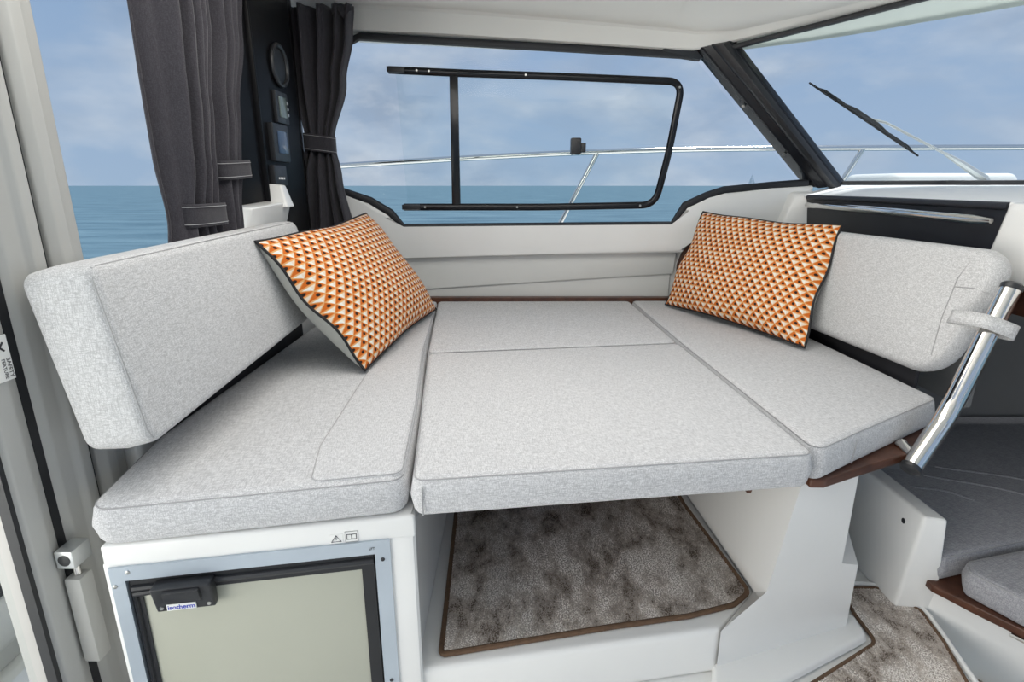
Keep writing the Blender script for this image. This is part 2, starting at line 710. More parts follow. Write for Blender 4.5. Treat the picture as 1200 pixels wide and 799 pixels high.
# ---- side wall: moulded sill under the window, recessed panels below
wall = empty('wall_side', (.1, 2.26, .75), kind='structure')
sill_top = [(-.86, 1.262), (-.817, 1.259), (-.72, 1.238), (-.641, 1.213), (-.556, 1.184), (-.483, 1.139), (-.43, 1.081), (.63, 1.090), (.681, 1.168), (.76, 1.204), (.821, 1.223), (1.0, 1.240), (1.16, 1.252)]
sill_bot = [(1.16, 1.03), (.76, 1.04), (.715, 1.06), (.676, .993), (-.441, .973), (-.86, .973)]
yprism('sill', sill_top + sill_bot, 2.20, 2.252, 'gelcoat', wall, .014, 4)
prism('panel', [(-.86, 2.232, .985), (.66, 2.232, 1.0), (.655, 2.236, .905), (-.40, 2.236, .84), (-.86, 2.236, .82)], [(-.86, 2.33, .985), (.66, 2.33, 1.0), (.655, 2.33, .905), (-.40, 2.33, .84), (-.86, 2.33, .82)], 'gelcoat_lining', wall, .004)
yprism('panel', [(-.86, .70), (.645, .70), (.645, .93), (-.86, .93)], 2.245, 2.33, 'gelcoat_lining', wall, .003)
yprism('end_panel', [(.64, .70), (1.16, .70), (1.16, 1.10), (.64, 1.10)], 2.256, 2.33, 'gelcoat_lining', wall, .003)
yprism('hull_panel', [(-.95, .0), (1.5, .0), (1.5, .72), (-.95, .72)], 2.28, 2.33, 'gelcoat_lining', wall, .003)
yprism('head_panel', [(-.95, 1.79), (.70, 1.718), (.70, 1.9), (-.95, 1.95)], 2.245, 2.33, 'headliner', wall, .003)
yprism('corner_panel', [(-1.05, .7), (-.84, .7), (-.84, 1.80), (-1.05, 1.85)], 2.18, 2.33, 'gelcoat', wall, .003)

t1 = box('trim_1', (-.62, 2.205, .735), (.70, 2.243, .812), 'wood', None, .003)
tag(t1, kind='structure')
t2 = yprism('trim_2', [(.672, .80), (.705, .80), (.74, 1.03), (.70, 1.03), (.672, .94)], 2.235, 2.26, 'wood', None, .002)
tag(t2, kind='structure')

# ---- side window: gasket, panes, sliding sash rails
win = empty('window_1', (.05, 2.24, 1.08), kind='structure')
gask = [(-.86, 2.215, 1.268), (-.817, 2.215, 1.264), (-.72, 2.215, 1.244), (-.641, 2.215, 1.221), (-.552, 2.215, 1.192), (-.475, 2.215, 1.146), (-.424, 2.215, 1.089), (.625, 2.215, 1.098), (.675, 2.215, 1.174),
        (.757, 2.215, 1.211), (.819, 2.215, 1.231), (1.0, 2.215, 1.248), (1.14, 2.215, 1.258)]
tube('gasket', gask, .012, 'black_rubber', win, 8, ry=.017)
tube('gasket', [(-.74, 2.235, 1.62), (-.60, 2.235, 1.752), (-.555, 2.235, 1.772), (.0, 2.235, 1.744), (.62, 2.235, 1.712), (.69, 2.235, 1.703)], .012, 'black_rubber', win, 8, ry=.014)
gpoly = [(-.80, 1.24), (-.641, 1.215), (-.556, 1.186), (-.483, 1.14), (-.43, 1.083), (.628, 1.092), (.681, 1.17), (.821, 1.225), (1.13, 1.252), (.67, 1.705), (-.56, 1.775), (-.80, 1.62)]
yprism('pane', gpoly, 2.245, 2.249, 'glass', win)
sash = corner_path([(-.455, 2.23, 1.661), (-.2, 2.23, 1.650), (.158, 2.23, 1.639), (.632, 2.23, 1.621), (.600, 2.23, 1.37), (.561, 2.23, 1.177), (.134, 2.23, 1.169), (-.424, 2.23, 1.169)], .055, 7)
rail = tube('sash_rail', sash, .009, 'black_gloss', win, 10, ry=.0135)
for p in ((-.35, 1.657), (-.305, 1.655), (.05, 1.642), (.62, 1.60), (.50, 1.175), (.02, 1.169), (-.34, 1.169)):
    disc('screw', (p[0], 2.2185, p[1]), (0, -1, 0), .0042, .003, 'steel_screw', rail, 10)
yprism('sash_pull', [(-.46, 1.652), (-.395, 1.649), (-.395, 1.668), (-.46, 1.672)], 2.216, 2.232, 'black_plastic', win, .003)
yprism('sash_pull', [(-.43, 1.159), (-.36, 1.159), (-.36, 1.179), (-.43, 1.179)], 2.216, 2.232, 'black_plastic', win, .003)
yprism('sash_post', [(-.235, 1.17), (-.202, 1.17), (-.200, 1.648), (-.231, 1.65)], 2.224, 2.243, 'black_gloss', win, .003)
lt = yprism('window_latch', [(.223, 1.364), (.262, 1.364), (.262, 1.424), (.223, 1.424)], 2.205, 2.243, 'black_plastic', win, .006)
yprism('thumb_tab', [(.262, 1.372), (.280, 1.372), (.280, 1.406), (.262, 1.406)], 2.21, 2.235, 'black_plastic', lt, .003)
yprism('sliding_pane', [(-.41, 1.172), (.555, 1.180), (.618, 1.62), (-.43, 1.652)], 2.236, 2.239, 'glass', win)

# ---- A-pillar between side window and windscreen
pil = empty('windscreen_pillar', (1.2, 2.22, 1.25), 'black glossy raked pillar between the side window and the windscreen', 'pillar')
d2 = Vector((.816, -.578, 0))
w2 = Vector((-.472, 0, .464))
nw = Vector((-.49767, -.70379, -.50695))      # points into the cabin


def PB(s, dz=0, dn=0):      # point on the pillar foot line
    return Vector((1.150, 2.235, 1.250)) + d2 * s + nw * dn + Vector((0, 0, dz))


def PT(s, dz=0, dn=0):
    return Vector((.652, 2.235, 1.7417)) + d2 * s + nw * dn + Vector((0, 0, dz))


prism('pillar_body', [PB(-.012, 0, 0), PB(.045, 0, .022), PB(.118, 0, .004), PB(.125, 0, -.03), PB(0, 0, -.05)],
      [PT(-.004, 0, 0), PT(.045, 0, .022), PT(.140, 0, .004), PT(.147, 0, -.03), PT(0, 0, -.05)], 'black_gloss', pil, .005, 3)
prism('pillar_rib', [PB(.068, 0, .010), PB(.088, 0, .026), PB(.106, 0, .026), PB(.116, 0, .004)],
      [PT(.070, 0, .010), PT(.092, 0, .026), PT(.124, 0, .026), PT(.138, 0, .004)], 'black_plastic', pil, .004, 2)
for f_ in (.40, .75):
    c = (PT(.022, 0, .017) * (1 - f_) + PB(.020, 0, .017) * f_)
    disc('screw', c, nw, .0065, .006, 'steel_screw', pil, 12)

yprism('gusset', [(.54, 1.724), (.68, 1.694), (.705, 1.70), (.74, 1.755), (.60, 1.755)], 2.222, 2.262, 'black_plastic', pil, .003)

# ---- windscreen
ws = empty('window_2', (1.5, 1.98, 1.25), kind='structure')


def WB(s):
    return Vector((1.155 + .816 * s, 2.25 - .578 * s, 1.256))


def WH(s):
    return Vector((.683 + .816 * s, 2.25 - .578 * s, 1.718 + .118 * (s - .134)))


g0, g1, g2, g3 = WB(.09), WB(1.25), WH(1.25), WH(.10)
off = -nw * .006
from_data('pane', [g0, g1, g2, g3, g0 + off, g1 + off, g2 + off, g3 + off], [(0, 1, 2, 3), (4, 5, 6, 7), (0, 1, 5, 4), (1, 2, 6, 5), (2, 3, 7, 6), (3, 0, 4, 7)], 'glass', ws, 0)
tube('gasket', [WB(.08) + Vector((0, 0, .004)), WB(.6) + Vector((0, 0, .004)), WB(1.25) + Vector((0, 0, .004))], .008, 'black_rubber', ws, 8)
tube('header_rail', [WH(s) + Vector((-.008, -.012, .004)) for s in (.10, .4, .7, 1.25)], .012, 'black_plastic', ws, 8, ry=.010)

# ---- roof overhang beyond the windscreen
ov, of = [], []
SS = [(.10, .10), (.134, .115), (.25, .155), (.38, .19), (.52, .21), (.66, .215), (.85, .235), (1.25, .25)]
outn = Vector((.578, .816, 0))
for s, w in SS:
    h = WH(max(s, .0)) + d2 * min(s, 0)
    a = h + Vector((0, 0, .012))
    e = h + outn * w
    e.z = 1.728 + .06 * max(s, 0)
    mid = (a + e) / 2 + Vector((0, 0, .016))
    ov += [a, mid, e, e + Vector((0, 0, .05)) + outn * .012, e + Vector((0, 0, .06)) - outn * .02]
for i in range(len(SS) - 1):
    for k in range(4):
        of.append((i * 5 + k, i * 5 + k + 1, (i + 1) * 5 + k + 1, (i + 1) * 5 + k))
ovh = from_data('roof_overhang', ov, of, 'roof_white', None, 50)
ovh.modifiers.new('t', 'SOLIDIFY').thickness = .01
rt = M['roof_white'].node_tree
trl = N(rt, 'ShaderNodeBsdfTranslucent')
trl.inputs[0].default_value = (.66, .68, .64, 1)
mxs = N(rt, 'ShaderNodeMixShader')
mxs.inputs[0].default_value = .75
rt.links.new(rt.nodes['Principled BSDF'].outputs[0], mxs.inputs[1])
rt.links.new(trl.outputs[0], mxs.inputs[2])
rt.links.new(mxs.outputs[0], rt.nodes['Material Output'].inputs[0])
tag(ovh, 'white underside of the roof overhang beyond the windscreen', 'roof')

# ---- aft bulkhead: low wall, posts, black corner panel, ledge
aft = empty('wall_aft', (-.70, 1.5, .3), kind='structure')
box('lower_wall', (-.76, .925, .24), (-.688, 2.25, 1.085), 'gelcoat', aft, .012, 3)
box('header', (-.80, .60, 1.80), (-.70, 1.46, 1.98), 'headliner', aft, .01)
for pts, nm in (([(-.702, .842), (-.692, .856), (-.692, .878), (-.704, .888), (-.708, .916), (-.715, .922), (-.79, .922), (-.79, .842)], 'post'),
                ([(-.712, .762), (-.704, .772), (-.700, .795), (-.692, .803), (-.692, .822), (-.70, .828), (-.79, .828), (-.79, .762)], 'post')):
    vprism(nm, pts, .30, 1.85, 'powder_white', aft, .003, 2)
box('gasket', (-.79, .826, .30), (-.708, .844, 1.85), 'black_rubber', aft)
box('gasket', (-.79, .748, .30), (-.712, .764, 1.85), 'black_rubber', aft)
vprism('corner_panel', [(-.712, 1.46), (-.700, 1.462), (-.700, 1.94), (-.772, 2.175), (-.85, 2.175), (-.85, 1.46)], 1.10, 1.93, 'black_satin', aft, .004)
vprism('corner_rib', [(-.702, 1.615), (-.688, 1.620), (-.688, 1.628), (-.702, 1.633)], 1.17, 1.90, 'black_satin', aft, .003)
prism('ledge', [(-.71, 1.42, 1.08), (-.690, 1.42, 1.08), (-.690, 1.68, 1.08), (-.71, 1.68, 1.08)], [(-.71, 1.42, 1.200), (-.650, 1.42, 1.196), (-.650, 1.68, 1.206), (-.71, 1.68, 1.210)], 'gelcoat', aft, .008, 3)
prism('ledge_upstand', [(-.71, 1.62, 1.19), (-.640, 1.62, 1.19), (-.640, 1.675, 1.19), (-.71, 1.675, 1.19)], [(-.71, 1.652, 1.256), (-.665, 1.652, 1.252), (-.665, 1.685, 1.252), (-.71, 1.685, 1.256)], 'gelcoat', aft, .006, 3)

w3 = empty('window_3', (-.75, 1.2, 1.085), kind='structure')
box('pane', (-.756, .922, 1.085), (-.752, 1.465, 1.80), 'glass', w3)

# ---- sliding door at the aft opening
door = empty('door_1', (-.74, .4, .30), kind='structure')
vprism('door_stile', [(-.722, .700), (-.712, .706), (-.706, .728), (-.712, .748), (-.77, .748), (-.77, .700)], .32, 1.85, 'powder_white', door, .003)
box('gasket', (-.734, .694, .32), (-.718, .702, 1.85), 'black_rubber', door)
box('pane', (-.745, -.1, .32), (-.740, .685, 1.85), 'glass', door)
box('bottom_rail', (-.78, -.1, .28), (-.70, .80, .33), 'black_rubber', door, .004)
box('track', (-.70, -.1, .29), (-.645, .80, .318), 'alu', door, .003)
box('track_edge', (-.648, -.1, .29), (-.632, .80, .330), 'black_rubber', door, .003)

st = empty('door_sticker', (-.7045, .728, 1.02), 'small white printed safety sticker on the sliding door stile', 'sticker')
stf = plane_fn((-.7040, .724, 1.02), (0, 1, 0), (0, 0, 1), (1, 0, 0))
from_data('sticker_sheet', [stf(*q) for q in ((-.018, -.032, 0), (.016, -.032, 0), (.016, .032, 0), (-.018, .032, 0), (-.018, -.032, .0006), (.016, -.032, .0006), (.016, .032, .0006), (-.018, .032, .0006))],
          [(0, 1, 2, 3), (4, 5, 6, 7), (0, 1, 5, 4), (1, 2, 6, 5), (2, 3, 7, 6), (3, 0, 4, 7)], 'white_print', st, 0)
rotf = plane_fn((-.7032, .735, 1.005), (0, 0, -1), (0, 1, 0), (1, 0, 0))
text_mesh('lettering', 'SAFETY', .0085, rotf, 'ink', st, .0001)
rotf = plane_fn((-.7032, .727, 1.005), (0, 0, -1), (0, 1, 0), (1, 0, 0))
text_mesh('lettering', 'FEATURE', .0070, rotf, 'ink', st, .0001)
for sg in (1, -1):
    tube('cross_mark', [stf(-.004, .016 - .006 * sg, .001), stf(.008, .016 + .006 * sg, .001)], .0014, 'ink', st, 6)

# ---- door latch: block with an eye, pin and guide bar
la = empty('door_latch', (-.69, .74, .49), 'white metal door latch with round eye and vertical guide bar beside the fridge cabinet', 'latch')
box('latch_block', (-.704, .727, .678), (-.676, .765, .709), 'alu', la, .003, 2)
disc('eye', (-.690, .7275, .6935), (0, -1, 0), .0095, .0016, 'black_plastic', la, 18)
tube('latch_pin', [(-.690, .745, .645), (-.690, .745, .682)], .0055, 'chrome', la, 10)
box('guide_bar', (-.704, .732, .495), (-.678, .760, .655), 'powder_white', la, .004, 2)

# ---- cockpit outside the door
ck = box('cockpit_floor', (-4.0, -2.0, .18), (-.80, 1.6, .24), 'cockpit_white', None, .004)
tag(ck, 'white moulded cockpit floor seen through the sliding door', 'deck')
cs = box('hull_side', (-4.0, 1.45, .22), (-.82, 1.62, .80), 'cockpit_white', None, .03, 3)
tag(cs, 'white moulded cockpit side outside the sliding door', 'hull side')
cb = empty('cockpit_bench', (-1.35, .9, .24), 'white cockpit bench with a black band seen through the sliding door', 'bench')
box('bench_base', (-1.7, .70, .24), (-1.10, 1.08, .31), 'gelcoat_lining', cb, .01)
box('bench_seat', (-1.7, .66, .31), (-1.06, 1.10, .43), 'gelcoat_lining', cb, .02, 3)
box('band', (-1.7, .655, .43), (-1.055, 1.105, .462), 'black_plastic', cb, .006)
box('bench_top', (-1.7, .67, .462), (-1.08, 1.09, .50), 'cockpit_white', cb, .012)

# ================================================================== DINETTE MOULDING
base = empty('dinette_base', (0, 1.4, .298), 'white glossy moulded base carrying the dinette cushions, with an open carpeted recess', 'cabinet')
FO = Vector((-.618, .71, 0))
FE = Vector((.985, .172, 0))
FN = Vector((.172, -.985, 0))


def FP(s, z, w=0):       # point on the fridge-cabinet front: s along, z up, w outward
    return FO + FE * s + FN * w + Vector((0, 0, z))


# cabinet with an opening for the fridge: frame pieces around it
cabpoly = [FP(0, 0), FP(.467, 0), (-.172, .86, 0), (-.178, 2.24, 0), (-.625, 2.24, 0), (-.625, .95, 0)]
vprism('cabinet_top', [(p[0], p[1]) for p in cabpoly], .690, .731, 'gelcoat', base, .007, 3)


def fpiece(name, s0, s1, z0, z1, d, material, parent, bevel=.004):
    return prism(name, [FP(s0, z0, 0), FP(s1, z0, 0), FP(s1, z0, -d), FP(s0, z0, -d)], [FP(s0, z1, 0), FP(s1, z1, 0), FP(s1, z1, -d), FP(s0, z1, -d)], material, parent, bevel)


fpiece('cabinet_side', .0, .022, .298, .70, .30, 'gelcoat', base, .003)
prism('cabinet_side', [FP(.405, .298), FP(.467, .298), (-.172, .86, .298), (-.178, 2.24, .298), (-.26, 2.24, .298), FP(.405, .298, -.2)],
      [FP(.405, .70), FP(.467, .70), (-.172, .86, .70), (-.178, 2.24, .70), (-.26, 2.24, .70), FP(.405, .70, -.2)], 'gelcoat', base, .012, 3)
vprism('platform', [(-.20, .794), (.412, .897), (.56, 1.03), (.60, 1.5), (.60, 2.24), (-.25, 2.24)], .298, .405, 'gelcoat', base, .014, 4)
vprism('recess_back', [(-.20, 1.62), (.56, 1.62), (.56, 1.66), (-.20, 1.66)], .40, .715, 'gelcoat', base, .004)
# pedestal under the forward seat: planar front face, slanted recess wall
Dx = lambda x: .893 + .332 * (x - .412)
C0, C1 = (.412, .893, .298), (.412, .893, .405)
E_ = (.508, .925, .470)
A_ = (.556, .941, .716)
TR = (.690, .985, .716)
N1 = (.690, .985, .490)
N2 = (.736, 1.001, .474)
D0 = (.736, 1.001, .298)
Ef = (.520, 1.000, .407)
Fb = (.480, 1.63, .407)
Ab = (.520, 1.63, .716)
TRb = (.86, 1.63, .716)
N1b = (.86, 1.40, .49)
N2b = (.90, 1.40, .474)
D0b = (.90, 1.40, .298)
TRb0 = (.86, 1.40, .716)
vv = [C0, C1, E_, A_, TR, N1, N2, D0, Ef, Fb, Ab, TRb0, N1b, N2b, D0b, TRb]
ff = [(0, 7, 6, 5, 2, 1), (2, 5, 4, 3), (1, 2, 8), (2, 9, 8), (2, 3, 10, 9), (3, 4, 11, 15, 10), (4, 5, 12, 11), (5, 6, 13, 12), (6, 7, 14, 13)]
bm = bmesh.new()
bv = [bm.verts.new(v) for v in vv]
for f in ff:
    bm.faces.new([bv[i] for i in f])
be = [e for e in bm.edges if len(e.link_faces) == 2 and e.calc_face_angle(0) > .25]
bmesh.ops.bevel(bm, geom=be, offset=.009, segments=3, profile=.6, affect='EDGES', clamp_overlap=True)
from_bm('pedestal', bm, 'gelcoat', base, 40)
slab('foot_moulding', [(.36, .78), (.46, .825), (.768, .972), (.776, 1.045), (.42, .93)], .022, .010, up_fn(.296), [.012, .05, .030, .012, .012], 'gelcoat', base)
disc('screw', (.528, .992, .409), (0, 0, 1), .004, .002, 'steel_screw', base, 10)

# warning pictograms stuck on the cabinet
for (s0, s1, z0, z1, kind) in ((.330, .351, .6955, .7115, 'w'), (.354, .375, .6955, .7155, 'b')):
    wsn = empty('warning_sticker', FP((s0 + s1) / 2, z0, .001), 'small square sticker with a warning triangle above the fridge' if kind == 'w' else 'small square sticker with an open book symbol above the fridge', 'sticker')
    from_data('sticker_sheet', [FP(s0, z0, .0), FP(s1, z0, .0), FP(s1, z1, .0), FP(s0, z1, .0), FP(s0, z0, .0008), FP(s1, z0, .0008), FP(s1, z1, .0008), FP(s0, z1, .0008)],
              [(0, 1, 2, 3), (4, 5, 6, 7), (0, 1, 5, 4), (1, 2, 6, 5), (2, 3, 7, 6), (3, 0, 4, 7)], 'white_print', wsn, 0)
    sm, zm = (s0 + s1) / 2, (z0 + z1) / 2
    hw, hh = (s1 - s0) / 2, (z1 - z0) / 2
    if kind == 'w':
        tube('triangle_mark', [FP(sm - hw * .72, zm - hh * .6, .0012), FP(sm + hw * .72, zm - hh * .6, .0012), FP(sm, zm + hh * .75, .0012)], .0009, 'ink', wsn, 6, True)
        tube('exclamation_mark', [FP(sm, zm - hh * .15, .0012), FP(sm, zm + hh * .35, .0012)], .0006, 'ink', wsn, 6)
    else:
        tube('border_mark', [FP(sm - hw * .95, zm - hh * .95, .001), FP(sm + hw * .95, zm - hh * .95, .001), FP(sm + hw * .95, zm + hh * .95, .001), FP(sm - hw * .95, zm + hh * .95, .001)], .00035, 'ink', wsn, 6, True)
        tube('book_mark', [FP(sm, zm - hh * .45, .0012), FP(sm + hw * .7, zm - hh * .45, .0012), FP(sm + hw * .7, zm + hh * .45, .0012), FP(sm, zm + hh * .4, .0012), FP(sm - hw * .7, zm + hh * .45, .0012), FP(sm - hw * .7, zm - hh * .45, .0012)], .0006, 'ink', wsn, 6, True)
        tube('book_spine', [FP(sm, zm - hh * .45, .0012), FP(sm, zm + hh * .4, .0012)], .0005, 'ink', wsn, 6)

# ================================================================== FRIDGE
fr = empty('fridge', FP(.21, .30), 'built-in fridge with grey frame, sage door panel and black latch under the aft seat', 'fridge')


def frame_ring(name, s0, s1, z0, z1, i0, i1, j0, j1, w0, w1, material, parent):
    vo = [(s0, z0), (s1, z0), (s1, z1), (s0, z1)]
    vi = [(i0, j0), (i1, j0), (i1, j1), (i0, j1)]
    V = [FP(s, z, w) for w in (w0, w1) for s, z in vo] + [FP(s, z, w) for w in (w0, w1) for s, z in vi]
    F = []
    for i in range(4):
        j = (i + 1) % 4
        F += [(4 + i, 4 + j, 12 + j, 12 + i), (i, j, 8 + j, 8 + i), (i, j, 4 + j, 4 + i), (8 + i, 8 + j, 12 + j, 12 + i)]
    return from_data(name, V, F, material, parent, 30)


ffm = frame_ring('frame', .008, .424, .325, .694, .028, .399, .350, .670, -.004, .004, 'frame_grey', fr)
fpiece('cavity', .026, .401, .34, .675, .04, 'black_rubber', fr, 0).location = FN * -.008
frame_ring('door_gasket', .031, .396, .352, .667, .046, .376, .365, .641, -.02, .000, 'black_rubber', fr)
tube('hinge_rail', [FP(.034, .653, .001), FP(.396, .656, .001)], .0055, 'black_plastic', fr, 8)
fpiece('door_panel', .044, .378, .362, .643, .012, 'fridge_door', fr, .002).location = FN * -.002
tube('hinge_pin', [FP(.036, .645, .003), FP(.072, .647, .003)], .0052, 'black_plastic', fr, 8)
tube('edge_strip', [FP(.036, .36, .0), FP(.036, .645, .0)], .004, 'black_gloss', fr, 8)
lat = prism('door_latch', [FP(.068, .614, 0), FP(.153, .614, 0), FP(.153, .614, .014), FP(.068, .614, .014)], [FP(.068, .664, 0), FP(.153, .664, 0), FP(.153, .664, .026), FP(.068, .664, .026)], 'black_plastic', fr, .004, 3)
prism('push_bar', [FP(.086, .637, .012), FP(.138, .637, .012), FP(.138, .637, .026), FP(.086, .637, .026)], [FP(.086, .660, .012), FP(.138, .660, .012), FP(.138, .660, .032), FP(.086, .660, .032)], 'black_plastic', lat, .003, 2)
prism('finger_slot', [FP(.086, .631, .012), FP(.138, .631, .012), FP(.138, .631, .0185), FP(.086, .631, .0185)], [FP(.086, .637, .012), FP(.138, .637, .012), FP(.138, .637, .0195), FP(.086, .637, .0195)], 'black_rubber', lat)
lf = plane_fn(FP(.106, .6245, .0182), FE, (0, 0, 1), FN)
bd = [lf(-.021, -.0055, -.002), lf(.021, -.0055, -.002), lf(.021, .0055, -.002), lf(-.021, .0055, -.002)]
badge = prism('badge', bd, [Vector(p) + FN * .0028 for p in bd], 'white_print', lat, .0008)
text_mesh('badge_lettering', 'isotherm', .0108, plane_fn(FP(.106, .6245, .0192), FE, (0, 0, 1), FN), 'blue_ink', lat, .0002)
for s in (.077, .145):
    disc('screw', FP(s, .6235, .016), FN, .003, .0025, 'steel_screw', lat, 10)
for s, z in ((.034, .6845), (.013, .662), (.411, .659), (.013, .40), (.411, .41)):
    disc('screw', FP(s, z, .004), FN, .0035, .0012, 'ink' if s > .4 else 'steel_screw', ffm, 10)
text_mesh('frame_print', 'LFT', .006, plane_fn(FP(.395, .681, .0046), FE, (0, 0, 1), FN), 'ink', ffm, .0001)

# ================================================================== CUSHIONS
c1 = slab('seat_cushion', [(-.622, .698), (-.170, .790), (-.200, 1.12), (-.243, 1.475), (-.305, 2.20), (-.664, 2.20), (-.664, .95)], .070, .020, up_fn(.731), [.035, .03, .03, .03, .03, .03, .03], 'fabric', None, .0011)
tag(c1, 'long light grey fabric seat cushion on the fridge cabinet, below the aft backrest', 'cushion')
# stitched raised strip along the inner side of this cushion
strip = slab('edge_strip', [(-.318, .772), (-.176, .800), (-.206, 1.12), (-.249, 1.475), (-.300, 2.17), (-.345, 2.17), (-.350, 1.70), (-.362, 1.30), (-.345, .90)], .022, .009, up_fn(.7835), [.02] * 9, 'fabric', c1, .0008)

c2 = slab('table_cushion', [(-.160, .782), (.532, .874), (.497, 1.575), (-.236, 1.474)], .072, .016, up_fn(.730), .022, 'fabric', None, .0012)
tag(c2, 'large light grey fabric cushion laid over the lowered table, jutting out above the carpeted recess', 'cushion')
tube('corner_seam', [(-.143, .7805, .738), (-.143, .7795, .76), (-.143, .7815, .788)], .0011, 'seam_thread', c2, 6)
c3 = slab('table_cushion', [(-.238, 1.481), (.495, 1.584), (.476, 2.202), (-.300, 2.196)], .070, .014, up_fn(.731), .022, 'fabric', None, .0012)
tag(c3, 'smaller light grey fabric cushion filling the bed beneath the side window', 'cushion')
c4 = slab('seat_cushion', [(.536, .882), (.66, .962), (.938, 1.135), (.925, 1.5), (.900, 2.205), (.484, 2.205), (.502, 1.59)], .072, .016, up_fn(.730), [.022, .03, .03, .03, .03, .02, .02], 'fabric', None, .0012)
tag(c4, 'light grey fabric seat cushion on the wooden board, below the chrome-framed backrest', 'cushion')
tube('panel_seam', [(.648, .951, .74), (.648, .948, .765), (.652, .952, .790)], .0010, 'seam_thread', c4, 6)

gpanel = box('gap_shade_panel', (.958, 1.24, .732), (.968, 2.19, .865), 'gap_shade', None, .003)  # dark panel added to give the gap its shade
tag(gpanel, 'dark panel standing in for shade behind the forward seat, in the gap under the chrome-framed backrest', 'panel')
# boards under the cushions
b4 = vprism('seat_board', [(.548, .906), (.575, .905), (.80, 1.012), (.985, 1.140), (.99, 1.17), (.965, 1.5), (.94, 2.20), (.49, 2.20), (.505, 1.6)], .713, .731, 'wood', None, .005, 3)
tag(b4, 'dark brown wooden board edge under the seat cushion with the chrome tube', 'board')
tb = vprism('table_board', [(-.135, .90), (.50, .975), (.478, 1.60), (.466, 2.19), (-.285, 2.19), (-.215, 1.47)], .711, .7305, 'wood', None, .004)
tag(tb, 'dark wooden table board under the large central cushion', 'board')
br = prism('table_bracket', [(.472, .985, .655), (.480, .985, .655), (.480, 1.05, .655), (.472, 1.05, .655)], [(.455, .985, .712), (.497, .985, .712), (.497, 1.05, .712), (.455, 1.05, .712)], 'wood', None, .001)
tag(br, 'small dark wooden wedge under the table cushion corner by the pedestal', 'bracket')
tf = prism('support_block', [(-.088, .93, .685), (-.060, .93, .685), (-.060, .98, .685), (-.088, .98, .685)], [(-.10, .93, .712), (-.05, .93, .712), (-.05, .98, .712), (-.10, .98, .712)], 'black_plastic', None, .002)
tag(tf, 'small black support block under the table cushion near the fridge cabinet', 'bracket')

# ================================================================== BACKRESTS
bo = Vector((-.534, .75, .872))
ey = (Vector((-.578, .75, 1.148)) - bo).normalized()
ez = ey.cross(Vector((0, 1, 0))).normalized()
if ez.x < 0:
    ez = -ez
hL = (Vector((-.578, .75, 1.148)) - bo).length
fL = plane_fn(bo - ez * .106, (0, 1, 0), ey, ez)
bl = slab('backrest', [(0, .002), (.70, .035), (.785, hL + .014), (0, hL)], .106, .016, fL, [.026, .03, .03, .022], 'fabric_back', None)
tube('front_seam', [fL(.012, .012, .1015), fL(.0050, .03, .1018), fL(.0048, hL * .5, .1022), fL(.0050, hL - .024, .1018), fL(.014, hL - .006, .1005)], .0014, 'seam_thread', bl, 6)
tube('top_seam', [fL(.020, hL - .0048, .1015), fL(.40, hL + .0035, .1018), fL(.75, hL + .009, .1012)], .0009, 'seam_thread', bl, 6)
tag(bl, 'thick light grey fabric backrest standing against the white aft posts', 'backrest')
so_ = Vector((-.56, 1.3, .80))
gstrip = box('gap_shade_strip', (-.690, .95, .79), (-.664, 1.70, .832), 'gap_shade', None, .005)  # dark strip drawn as the shade line under the backrest
tag(gstrip, 'dark strip standing in for the shade behind the aft seat under the thick backrest', 'shade strip')

bo = Vector((.932, 1.125, .842))
ex = (Vector((.846, 2.0, .842)) - bo).normalized()
ey = (Vector((1.003, 1.13, 1.122)) - bo)
hR = ey.length
ey.normalize()
ez = ex.cross(ey).normalized()
if ez.x > 0:
    ez = -ez
fR = plane_fn(bo - ez * .058, ex, ey, ez)
brr = slab('backrest', [(.035, .0), (.86, .0), (.87, hR), (.0, hR)], .058, .018, fR, [.085, .03, .03, .05], 'fabric_back', None, None, 7)
tag(brr, 'light grey fabric backrest hinged on the chrome tube in front of the black dash panel', 'backrest')
tube('side_seam', [fR(.055, .045, .0585), fR(.070, .13, .0588), fR(.075, .22, .0588), fR(.06, hR - .01, .056)], .0011, 'seam_thread', brr, 6)
tube('side_seam', [fR(.075, .20, .0588), fR(.03, .205, .0585), fR(.004, .20, .045)], .0011, 'seam_thread', brr, 6)
tb_ = empty('backrest_tube', (.80, 1.0, .69), 'bent chrome tube carrying the hinged backrest beside the forward seat', 'tube')
path = corner_path([(.790, .985, .712), (.886, 1.041, .802), (.990, 1.082, 1.055)], .035, 8)
tube('tube', path, .0185, 'chrome', tb_, 18)
p0, p1 = Vector(path[-1]), Vector(path[-2])
dirv = (p0 - p1).normalized()
tube('end_cap', [p0 - dirv * .004, p0 + dirv * .006, p0 + dirv * .010], [.019, .019, .014], 'black_plastic', tb_, 18)
q0, q1 = Vector(path[0]), Vector(path[1])
dq = (q0 - q1).normalized()
tube('foot_cap', [q0 - dq * .004, q0 + dq * .004, q0 + dq * .008], [.019, .019, .014], 'black_plastic', tb_, 18)
tube('mounting_pin', [q0 - dq * .02, q0 - dq * .02 + Vector((.0, .05, .012))], .012, 'chrome', tb_, 12)
